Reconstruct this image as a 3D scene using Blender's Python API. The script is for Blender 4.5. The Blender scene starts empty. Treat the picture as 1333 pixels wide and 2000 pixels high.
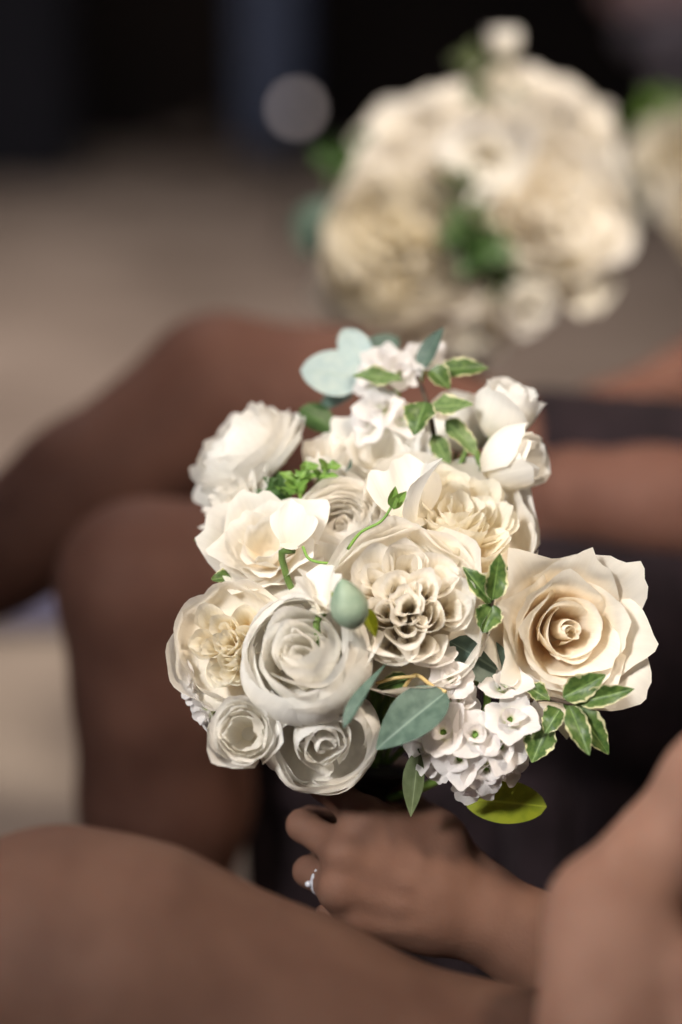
import bpy, math, random
import numpy as np
from mathutils import Vector, Matrix

R = math.radians
random.seed(7)
rng = np.random.default_rng(7)
S = bpy.context.scene
C = S.collection

# ------------------------------------------------------------------ camera
PITCH = R(17.0)
CAM = Vector((0.0, 0.0, 1.07))
FPX = 85.0 / 36.0 * 2000.0
cam_d = bpy.data.cameras.new('camera')
cam = bpy.data.objects.new('camera', cam_d)
C.objects.link(cam)
cam.location = CAM
cam.rotation_euler = (R(90) - PITCH, 0, 0)
cam_d.sensor_fit = 'VERTICAL'
cam_d.sensor_height = 36.0
cam_d.sensor_width = 24.0
cam_d.lens = 85.0
cam_d.clip_end = 60.0
cam_d.clip_start = 0.05
cam_d.dof.use_dof = True
cam_d.dof.focus_distance = 1.405
cam_d.dof.aperture_fstop = 1.65
S.camera = cam

FWD = Vector((0, math.cos(PITCH), -math.sin(PITCH)))
UPV = Vector((0, math.sin(PITCH), math.cos(PITCH)))
RGT = Vector((1, 0, 0))


def P(px, py, d):
    """point of the place seen at that spot of the photograph, d metres from the camera"""
    return CAM + FWD * d + RGT * ((px - 666.5) / FPX * d) + UPV * (-(py - 1000.0) / FPX * d)


def CV(x, y, z):
    return (RGT * x + UPV * y - FWD * z).normalized()


# ------------------------------------------------------------------ world, lamps, exposure
w = bpy.data.worlds.new('World')
S.world = w
w.use_nodes = True
bg = w.node_tree.nodes['Background']
bg.inputs[0].default_value = (0.55, 0.68, 1.0, 1)
bg.inputs[1].default_value = 0.06


def area(name, loc, target, size, power, col, spread=180):
    l = bpy.data.lights.new(name, 'AREA')
    l.shape = 'DISK'
    l.size = size
    l.energy = power
    l.color = col
    l.spread = R(spread)
    o = bpy.data.objects.new(name, l)
    C.objects.link(o)
    o.location = loc
    o.rotation_euler = (Vector(target) - Vector(loc)).to_track_quat('-Z', 'Y').to_euler()
    return o


def spot(name, loc, target, cone, blend, radius, power, col):
    l = bpy.data.lights.new(name, 'SPOT')
    l.spot_size = R(cone)
    l.spot_blend = blend
    l.shadow_soft_size = radius
    l.energy = power
    l.color = col
    o = bpy.data.objects.new(name, l)
    C.objects.link(o)
    o.location = loc
    o.rotation_euler = (Vector(target) - Vector(loc)).to_track_quat('-Z', 'Y').to_euler()
    return o


BQ = P(760, 1130, 1.43)
spot('key_lamp', (0.85, 0.55, 2.6), BQ + Vector((0.05, -0.01, 0.0)), 15, 0.6, 0.18, 215, (1.0, 0.84, 0.66))
area('fill_lamp', (-1.25, -0.35, 2.15), BQ + Vector((0.02, -0.02, 0.02)), 0.7, 1.85, (1.0, 0.97, 0.92), 14)  # added soft fill beamed at the front bouquet, not from a window
spot('rear_lamp', (1.0, 0.3, 2.9), P(1110, 430, 2.10), 17, 0.7, 0.25, 760, (1.0, 0.89, 0.76))
area('floor_fill', (-0.8, 4.3, 3.0), (-0.8, 4.0, 0), 1.8, 42, (1.0, 0.84, 0.76), 120)  # added overhead light to brighten the far floor
area('sky_lamp', (-1.8, 0.6, 2.6), (0, 1.4, 0.5), 1.8, 1.3, (0.52, 0.70, 1.0))

S.view_settings.view_transform = 'Standard'
S.view_settings.look = 'None'
S.view_settings.exposure = 0.0
S.view_settings.gamma = 1.0
S.render.engine = 'CYCLES'
S.cycles.use_denoising = True
S.cycles.max_bounces = 10
S.cycles.diffuse_bounces = 7
S.cycles.use_adaptive_sampling = True
S.cycles.adaptive_threshold = 0.03
S.cycles.transmission_bounces = 8
S.cycles.sample_clamp_indirect = 6.0


# ------------------------------------------------------------------ materials
def newmat(name):
    m = bpy.data.materials.new(name)
    m.use_nodes = True
    nt = m.node_tree
    nt.nodes.clear()
    out = nt.nodes.new('ShaderNodeOutputMaterial')
    return m, nt, out


def N(nt, t, **kw):
    n = nt.nodes.new(t)
    for k, v in kw.items():
        if k.startswith('i_'):
            n.inputs[k[2:].replace('_', ' ')].default_value = v
        else:
            setattr(n, k, v)
    return n


def ramp(nt, stops):
    n = nt.nodes.new('ShaderNodeValToRGB')
    e = n.color_ramp.elements
    while len(e) > 1:
        e.remove(e[-1])
    e[0].position = stops[0][0]
    e[0].color = tuple(stops[0][1]) + (1,)
    for p, c in stops[1:]:
        q = e.new(p)
        q.color = tuple(c) + (1,)
    return n


def petal_mat(name, base, mid, rim, trans=0.5):
    m, nt, out = newmat(name)
    uv = N(nt, 'ShaderNodeUVMap', uv_map='UV')
    sep = N(nt, 'ShaderNodeSeparateXYZ')
    nt.links.new(uv.outputs[0], sep.inputs[0])
    rp = ramp(nt, [(0.0, base), (0.45, mid), (0.9, rim)])
    # veins running from the base of the petal to its rim
    mp = N(nt, 'ShaderNodeMapping')
    mp.inputs['Scale'].default_value = (26, 1.6, 1)
    nt.links.new(uv.outputs[0], mp.inputs[0])
    ns = N(nt, 'ShaderNodeTexNoise')
    ns.inputs['Scale'].default_value = 1.0
    ns.inputs['Detail'].default_value = 1
    nt.links.new(mp.outputs[0], ns.inputs['Vector'])
    n2 = N(nt, 'ShaderNodeTexNoise')
    n2.inputs['Scale'].default_value = 55
    n2.inputs['Detail'].default_value = 1
    tc = N(nt, 'ShaderNodeTexCoord')
    nt.links.new(tc.outputs['Object'], n2.inputs['Vector'])
    add = N(nt, 'ShaderNodeMath', operation='MULTIPLY_ADD')
    nt.links.new(n2.outputs[0], add.inputs[0])
    add.inputs[1].default_value = 0.5
    nt.links.new(sep.outputs['Y'], add.inputs[2])
    sub = N(nt, 'ShaderNodeMath', operation='SUBTRACT')
    nt.links.new(add.outputs[0], sub.inputs[0])
    sub.inputs[1].default_value = 0.25
    nt.links.new(sub.outputs[0], rp.inputs[0])
    hs = N(nt, 'ShaderNodeHueSaturation')
    nt.links.new(rp.outputs[0], hs.inputs['Color'])
    mr = N(nt, 'ShaderNodeMapRange')
    mr.inputs['From Min'].default_value = 0.3
    mr.inputs['From Max'].default_value = 0.7
    mr.inputs['To Min'].default_value = 0.97
    mr.inputs['To Max'].default_value = 1.02
    nt.links.new(ns.outputs[0], mr.inputs[0])
    nt.links.new(mr.outputs[0], hs.inputs['Value'])
    bp = N(nt, 'ShaderNodeBump')
    bp.inputs['Strength'].default_value = 0.13
    bp.inputs['Distance'].default_value = 0.0012
    nt.links.new(ns.outputs[0], bp.inputs['Height'])
    pb = N(nt, 'ShaderNodeBsdfPrincipled')
    pb.inputs['Roughness'].default_value = 0.6
    pb.inputs['Specular IOR Level'].default_value = 0.22
    pb.inputs['Sheen Weight'].default_value = 0.12
    nt.links.new(hs.outputs[0], pb.inputs['Base Color'])
    nt.links.new(bp.outputs[0], pb.inputs['Normal'])
    tr = N(nt, 'ShaderNodeBsdfTranslucent')
    nt.links.new(hs.outputs[0], tr.inputs['Color'])
    nt.links.new(bp.outputs[0], tr.inputs['Normal'])
    mx = N(nt, 'ShaderNodeMixShader')
    mx.inputs[0].default_value = trans
    nt.links.new(pb.outputs[0], mx.inputs[1])
    nt.links.new(tr.outputs[0], mx.inputs[2])
    nt.links.new(mx.outputs[0], out.inputs[0])
    return m


def leaf_mat(name, c1, c2, edge=None, rough=0.42, trans=0.25, vein=None):
    """green blade, mottled c1/c2, pale margin of its own pigment when edge is given"""
    m, nt, out = newmat(name)
    uv = N(nt, 'ShaderNodeUVMap', uv_map='UV')
    sep = N(nt, 'ShaderNodeSeparateXYZ')
    nt.links.new(uv.outputs[0], sep.inputs[0])
    tc = N(nt, 'ShaderNodeTexCoord')
    n1 = N(nt, 'ShaderNodeTexNoise')
    n1.inputs['Scale'].default_value = 260 if edge else 130
    n1.inputs['Detail'].default_value = 3
    nt.links.new(tc.outputs['Object'], n1.inputs['Vector'])
    rp = ramp(nt, [(0.38, c1), (0.62, c2)])
    nt.links.new(n1.outputs[0], rp.inputs[0])
    col = rp.outputs[0]
    ab = N(nt, 'ShaderNodeMath', operation='SUBTRACT')
    nt.links.new(sep.outputs['X'], ab.inputs[0])
    ab.inputs[1].default_value = 0.5
    ab2 = N(nt, 'ShaderNodeMath', operation='ABSOLUTE')
    nt.links.new(ab.outputs[0], ab2.inputs[0])
    # midrib
    mr = N(nt, 'ShaderNodeMapRange')
    mr.inputs['From Min'].default_value = 0.012
    mr.inputs['From Max'].default_value = 0.035
    mr.inputs['To Min'].default_value = 0.6
    mr.inputs['To Max'].default_value = 0.0
    nt.links.new(ab2.outputs[0], mr.inputs[0])
    mv = N(nt, 'ShaderNodeMix', data_type='RGBA')
    nt.links.new(mr.outputs[0], mv.inputs['Factor'])
    nt.links.new(col, mv.inputs[6])
    mv.inputs[7].default_value = tuple(vein or [min(1, x * 1.9 + 0.03) for x in c2]) + (1,)
    col = mv.outputs[2]
    if edge:
        n2 = N(nt, 'ShaderNodeTexNoise')
        n2.inputs['Scale'].default_value = 190
        nt.links.new(tc.outputs['Object'], n2.inputs['Vector'])
        ma = N(nt, 'ShaderNodeMath', operation='MULTIPLY_ADD')
        nt.links.new(n2.outputs[0], ma.inputs[0])
        ma.inputs[1].default_value = 0.40
        nt.links.new(ab2.outputs[0], ma.inputs[2])
        mr2 = N(nt, 'ShaderNodeMapRange')
        mr2.inputs['From Min'].default_value = 0.625
        mr2.inputs['From Max'].default_value = 0.665
        nt.links.new(ma.outputs[0], mr2.inputs[0])
        me = N(nt, 'ShaderNodeMix', data_type='RGBA')
        nt.links.new(mr2.outputs[0], me.inputs['Factor'])
        nt.links.new(col, me.inputs[6])
        me.inputs[7].default_value = tuple(edge) + (1,)
        col = me.outputs[2]
    wv = N(nt, 'ShaderNodeTexWave')
    wv.inputs['Scale'].default_value = 4
    wv.inputs['Distortion'].default_value = 2.5
    nt.links.new(uv.outputs[0], wv.inputs['Vector'])
    bp = N(nt, 'ShaderNodeBump')
    bp.inputs['Strength'].default_value = 0.25
    bp.inputs['Distance'].default_value = 0.001
    nt.links.new(n1.outputs[0], bp.inputs['Height'])
    pb = N(nt, 'ShaderNodeBsdfPrincipled')
    pb.inputs['Roughness'].default_value = rough
    pb.inputs['Specular IOR Level'].default_value = 0.4
    nt.links.new(col, pb.inputs['Base Color'])
    nt.links.new(bp.outputs[0], pb.inputs['Normal'])
    tr = N(nt, 'ShaderNodeBsdfTranslucent')
    nt.links.new(col, tr.inputs['Color'])
    mx = N(nt, 'ShaderNodeMixShader')
    mx.inputs[0].default_value = trans
    nt.links.new(pb.outputs[0], mx.inputs[1])
    nt.links.new(tr.outputs[0], mx.inputs[2])
    nt.links.new(mx.outputs[0], out.inputs[0])
    return m


def noisy(name, c1, c2, scale=20, rough=0.6, bump=0.1, bscale=None, spec=0.3, sss=0.0, sheen=0.0, bdist=0.002, detail=4):
    m, nt, out = newmat(name)
    tc = N(nt, 'ShaderNodeTexCoord')
    n1 = N(nt, 'ShaderNodeTexNoise')
    n1.inputs['Scale'].default_value = scale
    n1.inputs['Detail'].default_value = detail
    nt.links.new(tc.outputs['Object'], n1.inputs['Vector'])
    rp = ramp(nt, [(0.35, c1), (0.65, c2)])
    nt.links.new(n1.outputs[0], rp.inputs[0])
    n2 = N(nt, 'ShaderNodeTexNoise')
    n2.inputs['Scale'].default_value = bscale or scale * 6
    n2.inputs['Detail'].default_value = 3
    nt.links.new(tc.outputs['Object'], n2.inputs['Vector'])
    bp = N(nt, 'ShaderNodeBump')
    bp.inputs['Strength'].default_value = bump
    bp.inputs['Distance'].default_value = bdist
    nt.links.new(n2.outputs[0], bp.inputs['Height'])
    pb = N(nt, 'ShaderNodeBsdfPrincipled')
    pb.inputs['Roughness'].default_value = rough
    pb.inputs['Specular IOR Level'].default_value = spec
    pb.inputs['Sheen Weight'].default_value = sheen
    if sss:
        pb.inputs['Subsurface Weight'].default_value = sss
        pb.inputs['Subsurface Radius'].default_value = (1.0, 0.35, 0.2)
        pb.inputs['Subsurface Scale'].default_value = 0.006
    nt.links.new(rp.outputs[0], pb.inputs['Base Color'])
    nt.links.new(bp.outputs[0], pb.inputs['Normal'])
    nt.links.new(pb.outputs[0], out.inputs[0])
    return m


def lampmat(name, col, strength):
    m, nt, out = newmat(name)
    e = N(nt, 'ShaderNodeEmission')
    e.inputs[0].default_value = tuple(col) + (1,)
    e.inputs[1].default_value = strength
    nt.links.new(e.outputs[0], out.inputs[0])
    return m


M = {}
M['white'] = petal_mat('white_petal', (0.92, 0.86, 0.73), (0.94, 0.914, 0.858), (0.945, 0.928, 0.893))
M['ivory'] = petal_mat('ivory_petal', (0.93, 0.83, 0.66), (0.94, 0.897, 0.81), (0.945, 0.917, 0.868))
M['cream'] = petal_mat('cream_petal', (0.93, 0.78, 0.50), (0.93, 0.86, 0.70), (0.93, 0.89, 0.79))
M['peach'] = petal_mat('peach_petal', (0.93, 0.72, 0.47), (0.93, 0.84, 0.70), (0.93, 0.89, 0.81))
M['stock'] = petal_mat('stock_petal', (0.66, 0.74, 0.36), (0.90, 0.87, 0.85), (0.92, 0.885, 0.88))
M['stamen'] = petal_mat('yellow_petal', (0.75, 0.42, 0.08), (0.85, 0.60, 0.22), (0.88, 0.75, 0.45))
M['variegated'] = leaf_mat('variegated_leaf', (0.045, 0.095, 0.022), (0.11, 0.18, 0.045), edge=(0.62, 0.60, 0.36))
M['variegated_pale'] = leaf_mat('pale_variegated_leaf', (0.10, 0.17, 0.055), (0.17, 0.25, 0.09), edge=(0.66, 0.64, 0.42))
M['euca'] = leaf_mat('blue_green_leaf', (0.065, 0.110, 0.086), (0.105, 0.162, 0.128), rough=0.5, trans=0.18, vein=(0.24, 0.33, 0.27))
M['euca_pale'] = leaf_mat('pale_blue_leaf', (0.42, 0.53, 0.53), (0.52, 0.61, 0.58), rough=0.55, trans=0.25, vein=(0.4, 0.5, 0.45))
M['green'] = leaf_mat('green_leaf', (0.035, 0.085, 0.02), (0.065, 0.13, 0.035), rough=0.45)
M['olive'] = leaf_mat('olive_leaf', (0.085, 0.11, 0.045), (0.12, 0.15, 0.07), rough=0.5)
M['lime'] = leaf_mat('lime_leaf', (0.22, 0.27, 0.015), (0.30, 0.34, 0.02), rough=0.45, trans=0.4)
M['bright'] = leaf_mat('bright_green_leaf', (0.13, 0.26, 0.045), (0.22, 0.36, 0.08), rough=0.45)
M['pod'] = noisy('pod_green', (0.20, 0.28, 0.20), (0.30, 0.37, 0.27), 90, 0.5, 0.15)
M['stem'] = noisy('stem_green', (0.08, 0.14, 0.03), (0.12, 0.19, 0.05), 80, 0.5, 0.1)
M['bright_stem'] = noisy('bright_stem', (0.16, 0.30, 0.06), (0.22, 0.36, 0.08), 80, 0.5, 0.1)
M['twig'] = noisy('twig_brown', (0.05, 0.035, 0.025), (0.09, 0.06, 0.04), 120, 0.7, 0.3)
M['straw'] = noisy('straw_stem', (0.42, 0.30, 0.12), (0.50, 0.38, 0.17), 80, 0.5, 0.1)
M['skin_tan'] = noisy('skin_tan', (0.118, 0.059, 0.041), (0.152, 0.079, 0.055), 26, 0.68, 0.35, 420, 0.16, 0.12, bdist=0.0006)
M['skin_brown'] = noisy('skin_brown', (0.11, 0.050, 0.036), (0.14, 0.066, 0.048), 22, 0.68, 0.1, 700, 0.15, 0.1, bdist=0.0006)
M['skin_fair'] = noisy('skin_fair', (0.26, 0.135, 0.095), (0.33, 0.18, 0.13), 24, 0.7, 0.35, 420, 0.14, 0.12, bdist=0.0006)
M['dress'] = noisy('dress_fabric', (0.013, 0.009, 0.011), (0.020, 0.013, 0.016), 30, 0.85, 0.2, 300, 0.08, sheen=0.02)
M['navy'] = noisy('navy_fabric', (0.012, 0.013, 0.024), (0.020, 0.020, 0.034), 30, 0.8, 0.2, 300, 0.1, sheen=0.02)
M['floor'] = noisy('floor_stone', (0.22, 0.18, 0.145), (0.38, 0.32, 0.265), 2.2, 0.8, 0.3, 60, 0.2, detail=8)
M['backdrop'] = noisy('backdrop_dark', (0.010, 0.008, 0.008), (0.026, 0.019, 0.014), 1.4, 0.8, 0.2, 30)
M['wood'] = noisy('bench_wood', (0.025, 0.018, 0.013), (0.045, 0.032, 0.022), 9, 0.6, 0.25, 60)
M['bluecloth'] = noisy('blue_cloth', (0.10, 0.135, 0.22), (0.14, 0.18, 0.28), 12, 0.8, 0.2)
M['greycloth'] = noisy('grey_cloth', (0.016, 0.018, 0.025), (0.024, 0.026, 0.036), 12, 0.8, 0.2)
M['pinkcloth'] = noisy('pink_cloth', (0.80, 0.52, 0.50), (0.86, 0.58, 0.56), 12, 0.8, 0.2)
M['palecloth'] = noisy('pale_cloth', (0.36, 0.33, 0.38), (0.44, 0.41, 0.46), 12, 0.8, 0.2)
M['shoe'] = noisy('shoe_leather', (0.10, 0.08, 0.065), (0.15, 0.12, 0.10), 12, 0.6, 0.1)
M['blueshoe'] = noisy('blue_shoe', (0.16, 0.16, 0.27), (0.20, 0.20, 0.33), 30, 0.5, 0.1)
M['ribbon'] = noisy('ribbon', (0.018, 0.018, 0.016), (0.03, 0.03, 0.025), 60, 0.5, 0.2)
M['silver'] = noisy('ring_silver', (0.45, 0.46, 0.52), (0.55, 0.56, 0.62), 60, 0.3, 0.05, spec=0.8)
M['globe'] = lampmat('globe_glow', (1.0, 0.84, 0.80), 1.9)


# ------------------------------------------------------------------ mesh helpers
def mesh(name, v, f, uv=None, mat=None, smooth=True):
    me = bpy.data.meshes.new(name)
    me.from_pydata([tuple(map(float, p)) for p in v], [], [tuple(map(int, q)) for q in f])
    if uv is not None:
        l = me.uv_layers.new(name='UV')
        idx = np.empty(len(me.loops), dtype=np.int32)
        me.loops.foreach_get('vertex_index', idx)
        l.data.foreach_set('uv', np.asarray(uv, dtype=np.float32)[idx].ravel())
    if smooth:
        me.polygons.foreach_set('use_smooth', [True] * len(me.polygons))
    if mat:
        me.materials.append(M[mat])
    me.update()
    return me


def obj(name, me, parent=None, loc=None, mw=None):
    o = bpy.data.objects.new(name, me)
    C.objects.link(o)
    if parent:
        o.parent = parent
    if loc is not None:
        o.location = loc
    if mw is not None:
        o.matrix_local = mw
    return o


def tag(o, label=None, cat=None, group=None, kind=None):
    if label:
        o['label'] = label
    if cat:
        o['category'] = cat
    if group:
        o['group'] = group
    if kind:
        o['kind'] = kind
    return o


def grid_faces(nu, nv):
    f = []
    for j in range(nv):
        for i in range(nu):
            a = j * (nu + 1) + i
            f.append((a, a + 1, a + nu + 2, a + nu + 1))
    return f


def sstep(a, b, x):
    t = np.clip((x - a) / (b - a), 0, 1)
    return t * t * (3 - 2 * t)


def petal(th, L, W, r0, prof, z0=0.0, wrap=1.0, spiral=0.0, curl=0.0, curlv=0.7, side=0.0, tip=0.0, rnd=0.35,
          ruffle=0.0, rfreq=2.0, base=0.35, top=0.0, lump=0.0010, off=(0, 0), nu=12, nv=12, rmin=0.003):
    """one petal standing round the flower's axis; prof = (t, degrees from the axis) along its length"""
    u = np.linspace(-1, 1, nu + 1)[None, :]
    v = (np.linspace(0, 1, nv + 1) ** 0.85)[:, None]
    ph = rng.uniform(0, 6.28, 6)
    vm = 1 - rnd * np.abs(u) ** 2.6 + tip * np.exp(-(u / 0.17) ** 2) + 0.02 * np.sin(4 * u + ph[0]) + 0.012 * np.sin(9 * u + ph[1])
    t = v * vm
    tt = np.clip(t, 0, 1.15)
    pt, pa = zip(*prof)
    phi = np.interp(tt, pt, pa) + curl * sstep(curlv, 1.05, tt) * (1 + side * np.abs(u) ** 1.5)
    phi = phi + 4 * np.sin(2.3 * u + ph[2] + 2 * tt) * tt
    phi = np.radians(phi)
    dv = np.diff(t, axis=0)
    pm = 0.5 * (phi[1:] + phi[:-1])
    r = r0 + np.vstack([np.zeros((1, nu + 1)), np.cumsum(L * dv * np.sin(pm), axis=0)])
    z = z0 + np.vstack([np.zeros((1, nu + 1)), np.cumsum(L * dv * np.cos(pm), axis=0)])
    ww = base + (1 - base) * np.sin(np.clip(tt / 0.62, 0, 1) * math.pi / 2) - top * sstep(0.6, 1.0, tt)
    rm = np.maximum(r[:, nu // 2:nu // 2 + 1], rmin)
    Rc = np.maximum(rm / wrap, rmin)
    al = np.clip(u * W * ww / Rc, -2.7, 2.7)
    tang = Rc * np.sin(al)
    rad = r + spiral * u * W - Rc * (1 - np.cos(al))
    wob = ruffle * tt ** 2.2 * (np.sin(rfreq * math.pi * u + ph[3]) + 0.6 * np.sin(rfreq * 2.1 * math.pi * u + ph[4]))
    rad = rad + wob + lump * np.sin(3.1 * u + 4 * tt + ph[5]) * tt
    z = z + 0.5 * wob
    x = rad * math.cos(th) - tang * math.sin(th) + off[0]
    y = rad * math.sin(th) + tang * math.cos(th) + off[1]
    vv = np.stack([x, y, z], -1).reshape(-1, 3)
    uv = np.stack([np.broadcast_to(u * 0.5 + 0.5, t.shape), np.broadcast_to(v, t.shape)], -1).reshape(-1, 2)
    return vv, grid_faces(nu, nv), uv


GA = 2.39996


def U(a, b):
    return random.uniform(a, b)


# ------------------------------------------------------------------ kinds of bloom: lists of petals (v, f, uv)
def tea_rose(outer=10, s=1.0, open_=1.0):
    L = []
    a = U(0, 6)
    for k in range(3):
        L.append(petal(a + k * 2.2, .036, .012 + .002 * k, .0009 + .0014 * k, [(0, 16), (.6, 2), (1, -14 + 4 * k)], spiral=.14, rnd=.25, base=.7, curl=6, rmin=.0012))
    L.append(petal(a + 1.5, .032, .008, .0004, [(0, 12), (.5, 0), (1, -18)], spiral=.1, rnd=.2, base=.8, rmin=.0010, nu=8, nv=8))
    for k in range(5):
        L.append(petal(a + 1 + k * GA, .040, .023, .0058 + .0010 * k, [(0, 30), (.35, 14), (.8, 4), (1, 10)], spiral=.10, rnd=.3, base=.5, curl=25, curlv=.8))
    for k in range(7):
        L.append(petal(a + .5 + k * GA, .048, .029, .0080 + .0011 * k, [(0, 50), (.35, 24), (.75, 8), (1, 18)], spiral=.08, rnd=.36, tip=.06, curl=60 * open_, curlv=.76, side=.9, wrap=.95, base=.5, ruffle=.0008))
    for k in range(outer):
        q = k / max(1, outer - 1)
        L.append(petal(a + .2 + k * GA, .052 + .004 * q, .033, .008 + .0006 * k, [(0, 60), (.35, 38 + 22 * q * open_), (.75, 16 + 30 * q * open_), (1, 28 + 36 * q * open_)],
                       rnd=.5, tip=.15, curl=52 * open_, curlv=.72, side=1.3, wrap=.8 - .2 * q, base=.45, ruffle=.0016, nu=14, nv=14))
    return L, .038


def garden_rose(rings=2, quart=6, nest=3, deep=.037):
    """outer bowl of broad petals, packed to the brim with folded ones round a swirl"""
    L = []
    a = U(0, 6)
    for g in range(rings):
        q = (g + 1) / rings
        for k in range(5):
            L.append(petal(a + g * .66 + k * 6.283 / 5 + U(-.25, .25), (.060 - .004 * q) * U(.92, 1.08), .036 + .004 * q, .006 + .0016 * g,
                           [(0, 86), (.46 + .04 * q, 78 + 2 * q), (.66, 14 + 16 * q), (.84, -10 + 14 * q), (1, -22 + 40 * q + U(-14, 14))],
                           rnd=.2, wrap=.95, base=.55, ruffle=.0022, rfreq=1.1, lump=.0016, spiral=U(.0, .10), curl=20 * q, curlv=.86, nu=14, nv=14))
    for ri, (n, ro, hh) in enumerate(((quart - 1, .0110, deep - .001), (int(quart * 1.34), .0205, deep - .004))):
        for g in range(n):
            an = a + ri * .4 + g * 6.283 / n + U(-.2, .2)
            rr = ro * U(.9, 1.1)
            for k in range(nest):
                L.append(petal(an + U(-.95, .95), hh + U(-.005, .002) - .0006 * k, .0085 + .0046 * k, .0010 + .0024 * k, [(0, 4 + 6 * ri), (.5, 8 + 8 * ri), (1, 6 + 10 * ri + U(-8, 18))],
                               z0=.004, spiral=U(-.2, .2), wrap=1.0, rnd=.2, base=.75, ruffle=.0009, rfreq=.9, lump=.0006,
                               off=(rr * math.cos(an), rr * math.sin(an)), nu=12, nv=7, rmin=.0012))
    for k in range(5):
        L.append(petal(a + k * GA, deep - .0005 * k, .008 + .0016 * k, .0008 + .0014 * k, [(0, 8), (.5, 6), (1, 6)], z0=.004, spiral=.18, rnd=.16, base=.7, curl=14, ruffle=.0010, nu=12, nv=8, rmin=.0012))
    return L, .038


def dome_bloom(rings=8):
    """full ranunculus: short outer petals under longer inner ones, lapping in thin layers"""
    L = []
    a = U(0, 6)
    for g in range(rings):
        q = g / (rings - 1)
        for k in range(5 if g < 3 else 7):
            n = 5 if g < 3 else 7
            L.append(petal(a + g * .5 + k * 6.283 / n + U(-.2, .2), (.046 - .006 * q) * U(.94, 1.06), .016 + .014 * q, .003 + .004 * q,
                           [(0, 50 + 38 * q), (.35, 34 + 46 * q), (.62, 2 + 66 * q), (1, -54 + 96 * q)],
                           rnd=.2, wrap=.95, base=.5, ruffle=.0012, rfreq=1.2, spiral=.05, lump=.0012, curl=10, curlv=.85))
    return L, .034


def ranunculus(rings=7, eye=.006, R0=.040, per=6):
    L = []
    a = U(0, 6)
    for g in range(rings):
        q = g / (rings - 1)
        n = per
        rr = eye + (R0 - eye) * q ** .9
        for k in range(n):
            Lg = .028 + .030 * q
            L.append(petal(a + g * .5 + k * 6.283 / n + U(-.2, .2), Lg, .010 + .024 * q, .002 + .10 * rr,
                           [(0, 70 + 12 * q), (.3, 38 + 36 * q), (.55, 10 + 10 * q), (.8, -34 + 16 * q), (1, -66 + 54 * q)],
                           rnd=.2, wrap=1.0, base=.55, ruffle=.0006, rfreq=1.2, spiral=.05, lump=.0008, curl=U(-4, 12) * q, curlv=.85))
    for k in range(4):
        L.append(petal(a + k * GA, .022, .007, .0015 + .0008 * k, [(0, 20), (1, -12)], z0=.004, rnd=.2, base=.7, nu=8, nv=6))
    return L, .036


def cup_bloom(rings=3, R0=1.0, inner=12):
    """loose white bloom: broad petals lapping inward over an open heart of wrapped ones"""
    L = []
    a = U(0, 6)
    for g in range(rings):
        q = (g + 1) / rings
        n = 4 if g == 0 else 5
        for k in range(n):
            L.append(petal(a + g * .7 + k * 6.283 / n + U(-.25, .25), (.066 - .014 * q) * U(.94, 1.06), .036 + .004 * q, .004 + .0014 * g,
                           [(0, 86), (.36 + .05 * q, 74 + 2 * q), (.60, 8 + 8 * q), (.82, -32 + 14 * q), (1, -62 + 34 * q + U(-8, 8))],
                           rnd=.18, wrap=1.0, base=.55, ruffle=.0014, rfreq=.9, lump=.0014, spiral=U(.02, .10), curl=10 * q, curlv=.9, nu=14, nv=14))
    for k in range(inner):
        L.append(petal(a + .4 + k * GA + U(-.5, .5), .040 + U(-.004, .003), .012 + .0018 * k, .0010 + .0017 * k, [(0, 20), (.5, 8), (1, -16 + U(-14, 16))],
                       z0=.003, rnd=.22, base=.65, ruffle=.0018, rfreq=1.0, spiral=U(.1, .3), off=(U(-.0018, .0018), U(-.0018, .0018)), nu=12, nv=10))
    return L, .038


def bud_rose(n=12, open_=.5, s=1.0):
    L = []
    a = U(0, 6)
    for k in range(n):
        q = k / (n - 1)
        L.append(petal(a + k * GA, .036 + .003 * q, .011 + .011 * q, .0015 + .0045 * q, [(0, 40 + 24 * q), (.3, 22 + 14 * q), (.7, -2 + 4 * q * open_), (1, -12 + 26 * q * open_)],
                       rnd=.28, tip=.03, spiral=.1 * (1 - q), curl=34 * open_ * q, curlv=.78, side=.6, base=.5, ruffle=.0007))
    return L, .036


def open_bloom(n=13):
    """loose upright petals opening out of a low heart"""
    L = []
    a = U(0, 6)
    for k in range(n):
        q = k / (n - 1)
        L.append(petal(a + k * GA, .034 + .016 * q, .016 + .012 * q, .003 + .004 * q, [(0, 40 + 30 * q), (.4, 10 + 40 * q), (.8, 2 + 42 * q), (1, 12 + 52 * q)],
                       rnd=.34, tip=.02, curl=30, curlv=.75, wrap=.8, base=.45, ruffle=.0022, rfreq=1.6, lump=.0016))
    return L, .034


def floret(kind=0):
    L = []
    a = U(0, 6)
    for k in range(4):
        L.append(petal(a + k * 1.5708 + U(-.25, .25), .0160 * U(.9, 1.1), .0080, .0012, [(0, 15), (.35, 52), (1, 88 + U(-18, 18))], rnd=.30, wrap=.55, base=.3, ruffle=.0008, rfreq=.9, lump=.0006, nu=10, nv=8, rmin=.0022))
    for k in range(3):
        L.append(petal(a + .6 + k * 2.0944 + U(-.3, .3), .0120 * U(.9, 1.1), .0062, .0010, [(0, 5), (1, 34 + U(-14, 18))], rnd=.30, wrap=.9, base=.4, ruffle=.0008, rfreq=.9, lump=.0005, nu=8, nv=7, rmin=.0022))
    return L, .008


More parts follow.
